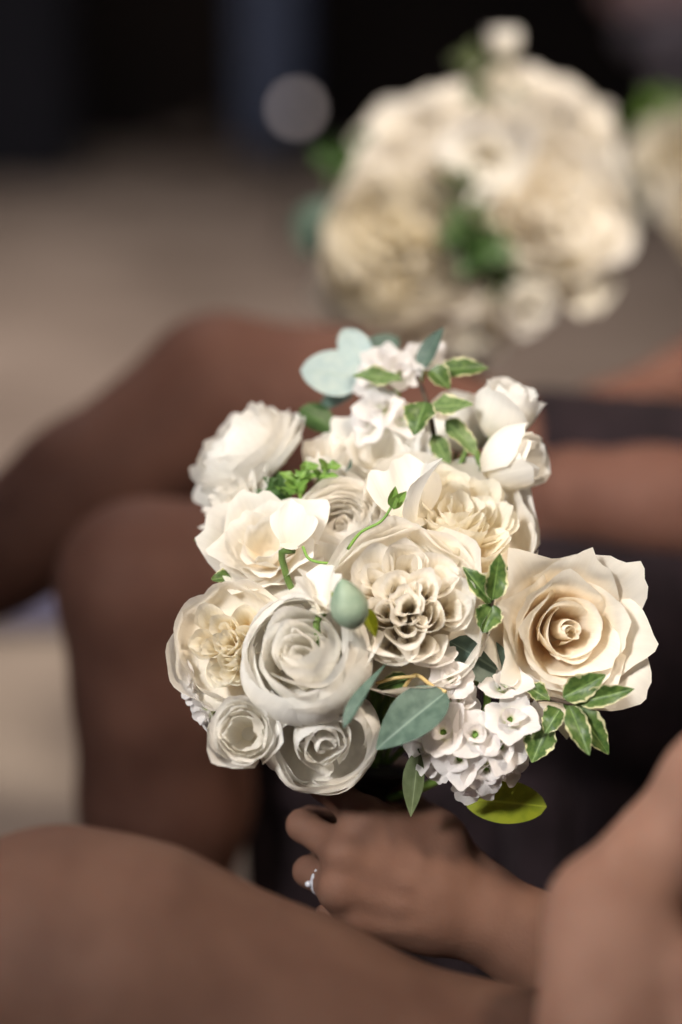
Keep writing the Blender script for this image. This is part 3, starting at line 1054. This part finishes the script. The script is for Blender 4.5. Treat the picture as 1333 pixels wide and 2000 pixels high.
b.bloom('double_bloom', open_bloom(13), P(755, 880, 1.485), CV(.0, .6, .8), .80, 'white', 'loose white bloom behind the tilted rose')
b.bloom('spray_rose', bud_rose(12, .7), P(1003, 770, 1.480), CV(.32, .90, .30), 1.00, 'white', 'white half open rose bud at the top right')
b.bloom('rosebud', bud_rose(9, .05), P(1040, 893, 1.452), CV(.80, .15, .50), 1.05, 'white', 'closed white rosebud pointing right')
b.bloom('spray_rose', cup_bloom(2, 1, 7), P(905, 800, 1.515), CV(.1, .75, .6), .66, 'white', 'white rose half hidden by the top sprig')

# stock: little double florets
fl = [[mesh('floret_petal', v, f, uv, 'stock') for v, f, uv in floret()[0]] for _ in range(5)]


def stock(px, py, d, axis, s=1.0, label=None):
    rot = frame(CV(*axis), U(0, 6))
    e = bpy.data.objects.new('stock_floret', None)
    C.objects.link(e)
    e.parent = b.root
    pos = P(px, py, d)
    e.matrix_local = Matrix.Translation(pos - rot @ Vector((0, 0, .008 * s)) - b.g) @ rot.to_4x4() @ Matrix.Scale(s * .93, 4)
    for me in random.choice(fl):
        obj('petal', me, e)
    v, f = tube([(0, 0, -.012), (0, 0, -.004), (0, 0, .003)], [.0011, .0020, .0016], 6)
    obj('calyx', mesh('calyx', v, f, None, 'bright_stem'), e)


for q in [(852, 1282, 1.392, (-.1, .9, .5), 1.05), (882, 1325, 1.386, (.0, .35, 1), 1.15), (912, 1372, 1.392, (.7, .1, .8), .95), (985, 1330, 1.392, (.0, .75, .7), 1.25), (1022, 1352, 1.398, (.7, .2, .8), 1.0),
          (1000, 1400, 1.384, (.1, .35, 1), 1.25), (1055, 1405, 1.396, (.9, .1, .6), 1.0), (862, 1425, 1.384, (-.25, .35, 1), 1.30), (930, 1432, 1.382, (.0, .2, 1), 1.30), (988, 1462, 1.386, (.4, -.1, 1), 1.2),
          (820, 1462, 1.398, (-.8, 0, .7), 1.1), (895, 1488, 1.386, (-.2, -.2, 1), 1.25), (955, 1512, 1.390, (.2, -.5, 1), 1.2), (1010, 1500, 1.400, (.8, -.4, .6), 1.0), (925, 1545, 1.398, (-.1, -.8, .7), 1.1),
          (845, 1500, 1.40, (-.6, -.5, .8), 1.0), (1040, 1440, 1.40, (.9, -.2, .6), 1.0),
          # top of the bouquet
          (740, 790, 1.490, (-.2, .5, .9), 1.25), (715, 830, 1.490, (-.6, .3, .8), 1.1), (790, 815, 1.490, (.3, .4, .9), 1.1), (750, 700, 1.505, (-.1, .6, .8), 1.25), (785, 725, 1.500, (.3, .3, 1), 1.1), (835, 692, 1.510, (.2, .8, .6), 1.2), (720, 740, 1.505, (-.6, .3, .8), 1.0),
          # left edge behind the ivory rose
          (362, 1330, 1.42, (-.9, 0, .5), 1.0), (395, 1400, 1.41, (-.8, -.4, .6), 1.0), (375, 1365, 1.42, (-.9, -.2, .5), .9)]:
    stock(*q)
b.tube('stock_stem', [P(955, 1330, 1.41), P(940, 1420, 1.41), P(860, 1520, 1.44), P(730, 1570, 1.474)], [.0022, .0028], 'bright_stem')
b.tube('stock_stem', [P(770, 690, 1.515), P(775, 800, 1.510), P(760, 1100, 1.50), P(725, 1540, 1.476)], [.0020, .0028], 'bright_stem')

# loose sweet pea petals standing up between the roses


def sweet_pea(px, py, d, axis, roll, s, n=2, label=None):
    L = []
    for k in range(n):
        L.append(petal(k * 2.2 - .4, .040, .024, .002, [(0, 10), (.5, 16 + 14 * k), (1, 30 + 20 * k)], rnd=.30, wrap=.3, base=.25, ruffle=.0032, rfreq=1.5, lump=.0015, nu=16, nv=14))
    b.bloom('sweet_pea', (L, .030), P(px, py, d), CV(*axis), s, 'white', label, roll=roll)


sweet_pea(800, 945, 1.415, (-.1, .9, .35), 1.2, 1.0, 2, 'white wavy petals standing before the tilted rose')
sweet_pea(625, 1140, 1.372, (.0, 1, .3), 4.3, .66, 2, 'white sweet pea petals over the front bloom')
sweet_pea(572, 1020, 1.408, (.1, .9, .4), 1.0, .62, 1, 'small white petal standing on the loose bloom')
sweet_pea(738, 1290, 1.385, (.55, -.8, .5), 1.2, .80, 2, 'narrow white petals beside the green pod')

# eucalyptus and other big leaves
b.leaf(P(798, 1345, 1.392), P(730, 1462, 1.362), .001, 'euca') if False else None
b.leaf(P(872, 1352, 1.378), P(735, 1456, 1.362), .0145, 'euca', 'ovate', (.25, .75, .8), label='large blue green leaf under the quartered rose', fold=.35, bend=.1, nv=18)
b.leaf(P(1010, 1335, 1.402), P(886, 1248, 1.398), .0130, 'euca', 'round', (-.2, .5, .8), label='rounded green leaf beside the peach rose', fold=.2, bend=.15)
b.leaf(P(905, 1560, 1.43), P(1068, 1572, 1.425), .0135, 'lime', 'round', (.1, .3, .9), label='yellow green leaf hanging at the bottom', fold=.15, bend=.1)
b.leaf(P(818, 1462, 1.40), P(806, 1594, 1.405), .0068, 'olive', 'lance', (-.5, .1, .9), label='narrow olive leaf hanging down over the hand', fold=.4, bend=-.05)
b.leaf(P(672, 1422, 1.352), P(748, 1290, 1.362), .0055, 'euca', 'lance', (-.8, .2, .7), label='slim grey green leaf leaning on the front bloom', fold=.5, bend=.08)
b.leaf(P(712, 742, 1.525), P(590, 716, 1.520), .0170, 'euca_pale', 'round', (-.3, .5, .8), label='pale blue round leaf at the top left', fold=.1, bend=.1)
b.leaf(P(720, 720, 1.530), P(668, 640, 1.535), .0105, 'euca_pale', 'round', (-.2, .3, .8), fold=.1)
b.leaf(P(705, 705, 1.535), P(778, 652, 1.540), .0095, 'euca', 'round', (.1, .5, .8), fold=.15)
b.leaf(P(690, 772, 1.53), P(620, 782, 1.54), .0075, 'euca', 'round', (-.1, .5, .8), fold=.15)
b.leaf(P(585, 800, 1.52), P(665, 838, 1.515), .0105, 'green', 'ovate', (.1, .5, .8), fold=.2, label='dark green leaf beside the soft ranunculus')
b.leaf(P(818, 725, 1.505), P(872, 642, 1.50), .0075, 'euca', 'lance', (-.5, .3, .8), fold=.4, bend=-.1)
# variegated pittosporum
VL = [((958, 1178, 1.382), (912, 1106, 1.378), .0066), ((962, 1172, 1.380), (976, 1080, 1.376), .0070), ((962, 1180, 1.384), (944, 1236, 1.380), .0082),
      ((1100, 1362, 1.382), (1184, 1318, 1.375), .0078), ((1128, 1372, 1.380), (1240, 1346, 1.376), .0062), ((1112, 1378, 1.378), (1152, 1475, 1.370), .0068), ((1122, 1380, 1.382), (1192, 1470, 1.376), .0085),
      ((1095, 1385, 1.386), (1064, 1430, 1.380), .0070), ((1070, 1415, 1.392), (1040, 1490, 1.388), .0095), ((1100, 1372, 1.386), (1160, 1395, 1.384), .0060), ((1030, 1340, 1.39), (1075, 1368, 1.386), .0055),
      ((800, 1325, 1.395), (735, 1345, 1.392), .0060), ((430, 1052, 1.45), (380, 1054, 1.445), .0045), ((452, 1128, 1.43), (412, 1132, 1.425), .0050), ((1000, 1120, 1.43), (1012, 1098, 1.425), .005)]
for i, (p0, p1, wd) in enumerate(VL):
    b.leaf(P(*p0), P(*p1), wd, 'variegated', 'ovate', (U(-.35, .35), U(.15, .55), 1), fold=U(.1, .6), bend=U(-.15, .35), wavy=U(.001, .003), serr=.06, nu=8, nv=18)
VT = [((785, 742, 1.488), (690, 728, 1.485), .0068), ((860, 725, 1.488), (952, 708, 1.485), .0070), ((840, 722, 1.482), (880, 752, 1.476), .0072), ((838, 795, 1.470), (925, 790, 1.462), .0085),
      ((832, 785, 1.468), (808, 848, 1.460), .0100), ((872, 820, 1.475), (935, 888, 1.470), .0080), ((845, 850, 1.475), (880, 905, 1.472), .0060)]
for i, (p0, p1, wd) in enumerate(VT):
    b.leaf(P(*p0), P(*p1), wd, 'variegated' if i in (2, 4, 1) else 'variegated_pale', 'ovate', (U(-.3, .3), U(.4, .8), .8), fold=U(.1, .6), bend=U(-.1, .4), wavy=U(.001, .003), serr=.06, nu=8, nv=18)
b.tube('twig', [P(815, 735, 1.49), P(838, 800, 1.478), P(850, 890, 1.485), P(830, 1000, 1.50)], [.0013, .0022], 'twig')
b.tube('twig', [P(962, 1165, 1.382), P(958, 1200, 1.388), P(945, 1290, 1.41)], [.0012, .0014], 'twig')
b.tube('twig', [P(1120, 1375, 1.383), P(1060, 1365, 1.392), P(960, 1380, 1.42)], [.0013, .0018], 'twig')
b.tube('leaf_stalk', [P(872, 1352, 1.378), P(845, 1340, 1.382), P(812, 1318, 1.386), P(790, 1342, 1.392)], [.0012, .0012], 'straw')
b.tube('leaf_stalk', [P(815, 1320, 1.384), P(770, 1325, 1.388), P(735, 1335, 1.392)], [.0011, .0011], 'straw')
b.tube('bud_stem', [P(1000, 800, 1.485), P(965, 850, 1.48), P(945, 930, 1.50)], [.0020, .0024], 'bright_stem')
# tendril with a pointed green bud
b.tube('tendril', [P(680, 1072, 1.405), P(705, 1040, 1.398), P(745, 1018, 1.395), P(768, 985, 1.395)], [.0010, .0008], 'bright_stem')
for (p0, p1, wd) in (((764, 992, 1.394), (796, 958, 1.388), .0035), ((764, 990, 1.393), (772, 948, 1.389), .0032), ((766, 992, 1.392), (778, 968, 1.384), .0030)):
    b.leaf(P(*p0), P(*p1), wd, 'bright', 'ovate', (U(-.3, .3), .3, 1), 'sepal', fold=.6, bend=-.1, nu=6, nv=8)
b.tube('tendril', [P(592, 1068, 1.405), P(605, 1092, 1.40), P(640, 1100, 1.40), P(665, 1092, 1.41)], [.0009, .0009], 'bright_stem')
# green pod with its yellow petal
pp = P(683, 1186, 1.350)
pv, pf = [], []
for j in range(17):
    t = j / 16
    rr = .0112 * (math.sin(math.pi * min(1, t * .98 + .02)) ** .62) * (1.06 - .22 * t)
    for k in range(25):
        th = 6.2832 * k / 25
        q = rr * (1 + .05 * abs(math.sin(2.5 * th)) - .02)
        pv.append((q * math.cos(th), q * math.sin(th), -.013 + .028 * t + (.003 * t ** 6)))
for j in range(16):
    for k in range(25):
        pf.append((j * 25 + k, j * 25 + (k + 1) % 25, (j + 1) * 25 + (k + 1) % 25, (j + 1) * 25 + k))
po = obj('pod', mesh('pod', pv, pf, None, 'pod'), b.root)
po.matrix_local = Matrix.Translation(pp - b.g) @ frame(CV(-.25, .9, .35)).to_4x4()
po['label'] = 'grey green seed pod above the front bloom'
b.leaf(P(706, 1188, 1.356), P(742, 1245, 1.362), .0048, 'lime', 'ovate', (.3, .4, 1), 'sepal', fold=.6, bend=.2)
b.leaf(P(676, 1205, 1.356), P(648, 1158, 1.352), .0040, 'lime', 'ovate', (-.3, .4, 1), 'sepal', fold=.6, bend=.2)
# little green sprigs
for s_ in ((575, 935, 1.455, .016, 8, (-.3, .9, .4)), (540, 950, 1.46, .018, 8, (-.7, .6, .4)), (640, 912, 1.462, .016, 6, (.5, .8, .3)), (600, 915, 1.46, .014, 6, (.3, .8, .5)), (505, 970, 1.465, .014, 6, (-.8, .4, .4))):
    b.sprig(s_[0], s_[1], s_[2], s_[3], s_[4], 'bright_stem', 'green' if s_[0] < 550 else 'bright', s_[5])
# dark leaves filling the heart of the bouquet between the stems
cc = P(740, 1190, 1.475)
for i in range(60):
    d_ = CV(U(-1, 1), U(-1, 1), U(-.4, .6))
    q = cc + Vector((d_.x * .085, .03 + d_.y * .03, d_.z * .085)) * U(.3, 1.0)
    q2 = q + (d_ + CV(U(-.6, .6), U(-.6, .6), U(-.3, .6))).normalized() * U(.022, .034)
    b.leaf(q, q2, U(.006, .010), random.choice(['green', 'green', 'olive', 'euca']), 'ovate', (U(-.6, .6), U(-.2, .8), 1), fold=U(.1, .4), bend=U(0, .3), nu=6, nv=8)

# ================================================================== THE BOUQUET BEHIND
g2 = P(905, 830, 2.10)
b2 = Bouquet('bouquet', 'cream rose bouquet out of focus in the upper right', 'bridal bouquets', g2, P(905, 740, 2.10), P(900, 1000, 2.12))
v, f = tube(curve_pts([P(910, 660, 2.10) - g2, P(905, 740, 2.10) - g2, P(900, 990, 2.12) - g2], 6), [.034, .030, .024, .020, .017, .016] + [.016] * 7, 12)
obj('wrapped_handle', mesh('wrapped_handle', v, f, None, 'ribbon'), b2.root)
b = b2
for (nm, gen, px, py, d, ax, s, mt) in [
        ('garden_rose', garden_rose(2, 6, 3), 1110, 205, 2.10, (.45, .75, .6), 1.20, 'ivory'),
        ('garden_rose', garden_rose(2, 6, 3), 935, 205, 2.09, (.0, .8, .7), 1.22, 'ivory'),
        ('rose', tea_rose(8), 800, 265, 2.08, (-.4, .6, .8), 1.05, 'ivory'),
        ('garden_rose', garden_rose(2, 6, 3), 1105, 395, 2.03, (.30, .1, 1), 1.36, 'ivory'),
        ('double_bloom', open_bloom(12), 955, 310, 2.00, (.0, -.25, 1), .92, 'white'),
        ('garden_rose', garden_rose(2, 5, 3), 780, 350, 2.04, (-.3, .3, 1), 1.02, 'ivory'),
        ('garden_rose', garden_rose(2, 6, 3), 755, 490, 2.02, (-.25, 0, 1), 1.26, 'cream'),
        ('spray_rose', bud_rose(12, .9), 1035, 600, 2.02, (.1, -.25, 1), 1.05, 'white'),
        ('ranunculus', dome_bloom(), 870, 545, 2.03, (0, -.2, 1), 1.0, 'ivory'),
        ('spray_rose', open_bloom(12), 850, 430, 2.03, (-.1, .1, 1), .95, 'ivory'),
        ('spray_rose', open_bloom(12), 930, 640, 2.06, (0, -.6, .8), .95, 'cream'),
        ('rose', tea_rose(7), 690, 575, 2.06, (-.6, -.3, .8), .86, 'cream'),
        ('spray_rose', open_bloom(11), 1140, 540, 2.06, (.6, -.2, .8), .86, 'cream'),
        ('spray_rose', open_bloom(11), 830, 630, 2.05, (-.1, -.6, .8), .90, 'cream'),
        ('double_bloom', open_bloom(11), 720, 290, 2.10, (-.7, .4, .6), .9, 'cream'),
        ('rosebud', bud_rose(8, .2), 985, 62, 2.12, (.05, 1, .2), .75, 'white'),
        ('spray_rose', open_bloom(9), 975, 130, 2.12, (0, 1, .4), .62, 'ivory'),
        ('spray_rose', open_bloom(10), 1190, 300, 2.12, (.9, .2, .4), .72, 'white')]:
    b2.bloom(nm, gen, P(px, py, d), CV(*ax), s, mt, split=False)
for (px, py, d, s, n, lm, up) in [(640, 305, 2.08, .035, 9, 'green', (-.8, .4, .4)), (915, 115, 2.12, .03, 7, 'olive', (-.6, .6, .3)), (900, 345, 2.00, .03, 8, 'olive', (-.2, .8, .5)),
                                  (925, 420, 2.0, .036, 9, 'olive', (0, .6, .8)), (900, 450, 2.0, .034, 9, 'green', (-.3, .2, .9)), (960, 480, 2.01, .036, 9, 'green', (.3, -.2, .9)), (920, 500, 2.01, .034, 9, 'green', (-.1, -.3, .9)), (985, 520, 2.03, .03, 8, 'green', (.3, -.5, .8)), (960, 560, 2.04, .03, 8, 'olive', (0, -.5, .8))]:
    b2.sprig(px, py, d, s, n, 'stem', lm, up)
b2.leaf(P(650, 390, 2.08), P(600, 495, 2.07), .024, 'euca', 'round', (-.3, .3, 1))
b2.leaf(P(670, 400, 2.08), P(655, 490, 2.06), .018, 'euca', 'round', (-.2, .3, 1))
c2 = P(920, 400, 2.12)
for i in range(40):
    d_ = CV(U(-1, 1), U(-1, 1), U(-.3, .4))
    q = c2 + Vector((d_.x * .11, d_.y * .05, d_.z * .11)) * U(.3, 1)
    b2.leaf(q, q + (d_ + CV(U(-.6, .6), U(-.6, .6), .3)).normalized() * U(.03, .045), U(.009, .013), random.choice(['green', 'olive']), 'ovate', (U(-.5, .5), U(-.2, .8), 1), nu=6, nv=8)

# ---- a third one cut by the right edge, and the arm that holds it
g3 = P(1420, 720, 2.45)
b3 = Bouquet('bouquet', 'cream bouquet cut off by the right edge', 'bridal bouquets', g3, P(1415, 640, 2.45), P(1425, 860, 2.46))
v, f = tube(curve_pts([P(1412, 540, 2.45) - g3, P(1415, 640, 2.45) - g3, P(1425, 850, 2.46) - g3], 6), [.034, .030, .024, .020, .017, .016] + [.016] * 7, 12)
obj('wrapped_handle', mesh('wrapped_handle', v, f, None, 'ribbon'), b3.root)
for (nm, gen, px, py, d, ax, s, mt) in [
        ('rose', tea_rose(8), 1310, 300, 2.42, (-.4, .3, .9), .98, 'cream'), ('garden_rose', garden_rose(2, 5, 3), 1440, 260, 2.42, (.1, .5, .8), 1.2, 'cream'),
        ('spray_rose', open_bloom(11), 1262, 300, 2.44, (-.8, .1, .6), .62, 'ivory'), ('garden_rose', garden_rose(2, 5, 3), 1440, 430, 2.38, (0, 0, 1), 1.2, 'cream'),
        ('spray_rose', open_bloom(11), 1330, 410, 2.40, (-.4, -.2, .9), .72, 'ivory'), ('rose', tea_rose(7), 1560, 350, 2.42, (.6, .2, .8), 1.1, 'cream'),
        ('spray_rose', open_bloom(11), 1540, 500, 2.42, (.5, -.4, .8), .9, 'ivory')]:
    b3.bloom(nm, gen, P(px, py, d), CV(*ax), s, mt, split=False)
for (px, py, d, s, n, lm, up) in [(1290, 195, 2.44, .036, 9, 'bright', (0, 1, .3)), (1250, 225, 2.44, .03, 8, 'bright', (-.5, .7, .3)), (1325, 205, 2.44, .03, 8, 'bright', (.2, 1, .3)), (1235, 370, 2.44, .034, 8, 'olive', (-.7, .1, .6)), (1260, 420, 2.44, .03, 8, 'olive', (-.5, -.4, .6))]:
    b3.sprig(px, py, d, s, n, 'stem', lm, up)
hipD = Vector((.86, 2.55, .38))
shD = Vector((.88, 2.45, .98))
hD = P(1420, 720, 2.45)
capsD = limb((hipD, .12), (Vector((.88, 2.57, .72)), .115), (Vector((.88, 2.57, .86)), .10)) + limb((shD, .055), (shD + Vector((0, .27, 0)), .055)) + \
    limb((shD, .05), (Vector((.74, 2.40, .70)), .042), (hD + Vector((.07, -.01, -.02)), .027), (hD + Vector((.0, -.03, 0)), .028), (hD + Vector((-.03, -.005, .0)), .022))
for yy in (2.46, 2.66):
    kn = Vector((.50, yy, .40))
    capsD += limb((Vector((hipD.x, yy, .38)), .095), (kn, .060), (Vector((.52, yy, .09)), .036), (Vector((.40, yy, .04)), .028))
Dp_ = body('person', 'person outside the right edge holding the cut off bouquet', [(capsD, .008, .025)], 'skin_brown', Vector((hipD.x, hipD.y, 0)))
garment('dress', limb((hipD, .135), (Vector((.88, 2.57, .72)), .128), (Vector((.88, 2.57, .82)), .112)) + limb((Vector((hipD.x, 2.46, .38)), .108), (Vector((.60, 2.46, .39)), .09)) +
        limb((Vector((hipD.x, 2.66, .38)), .108), (Vector((.60, 2.66, .39)), .09)), .008, .03, 'dress', Dp_, Dp_.location, .002)
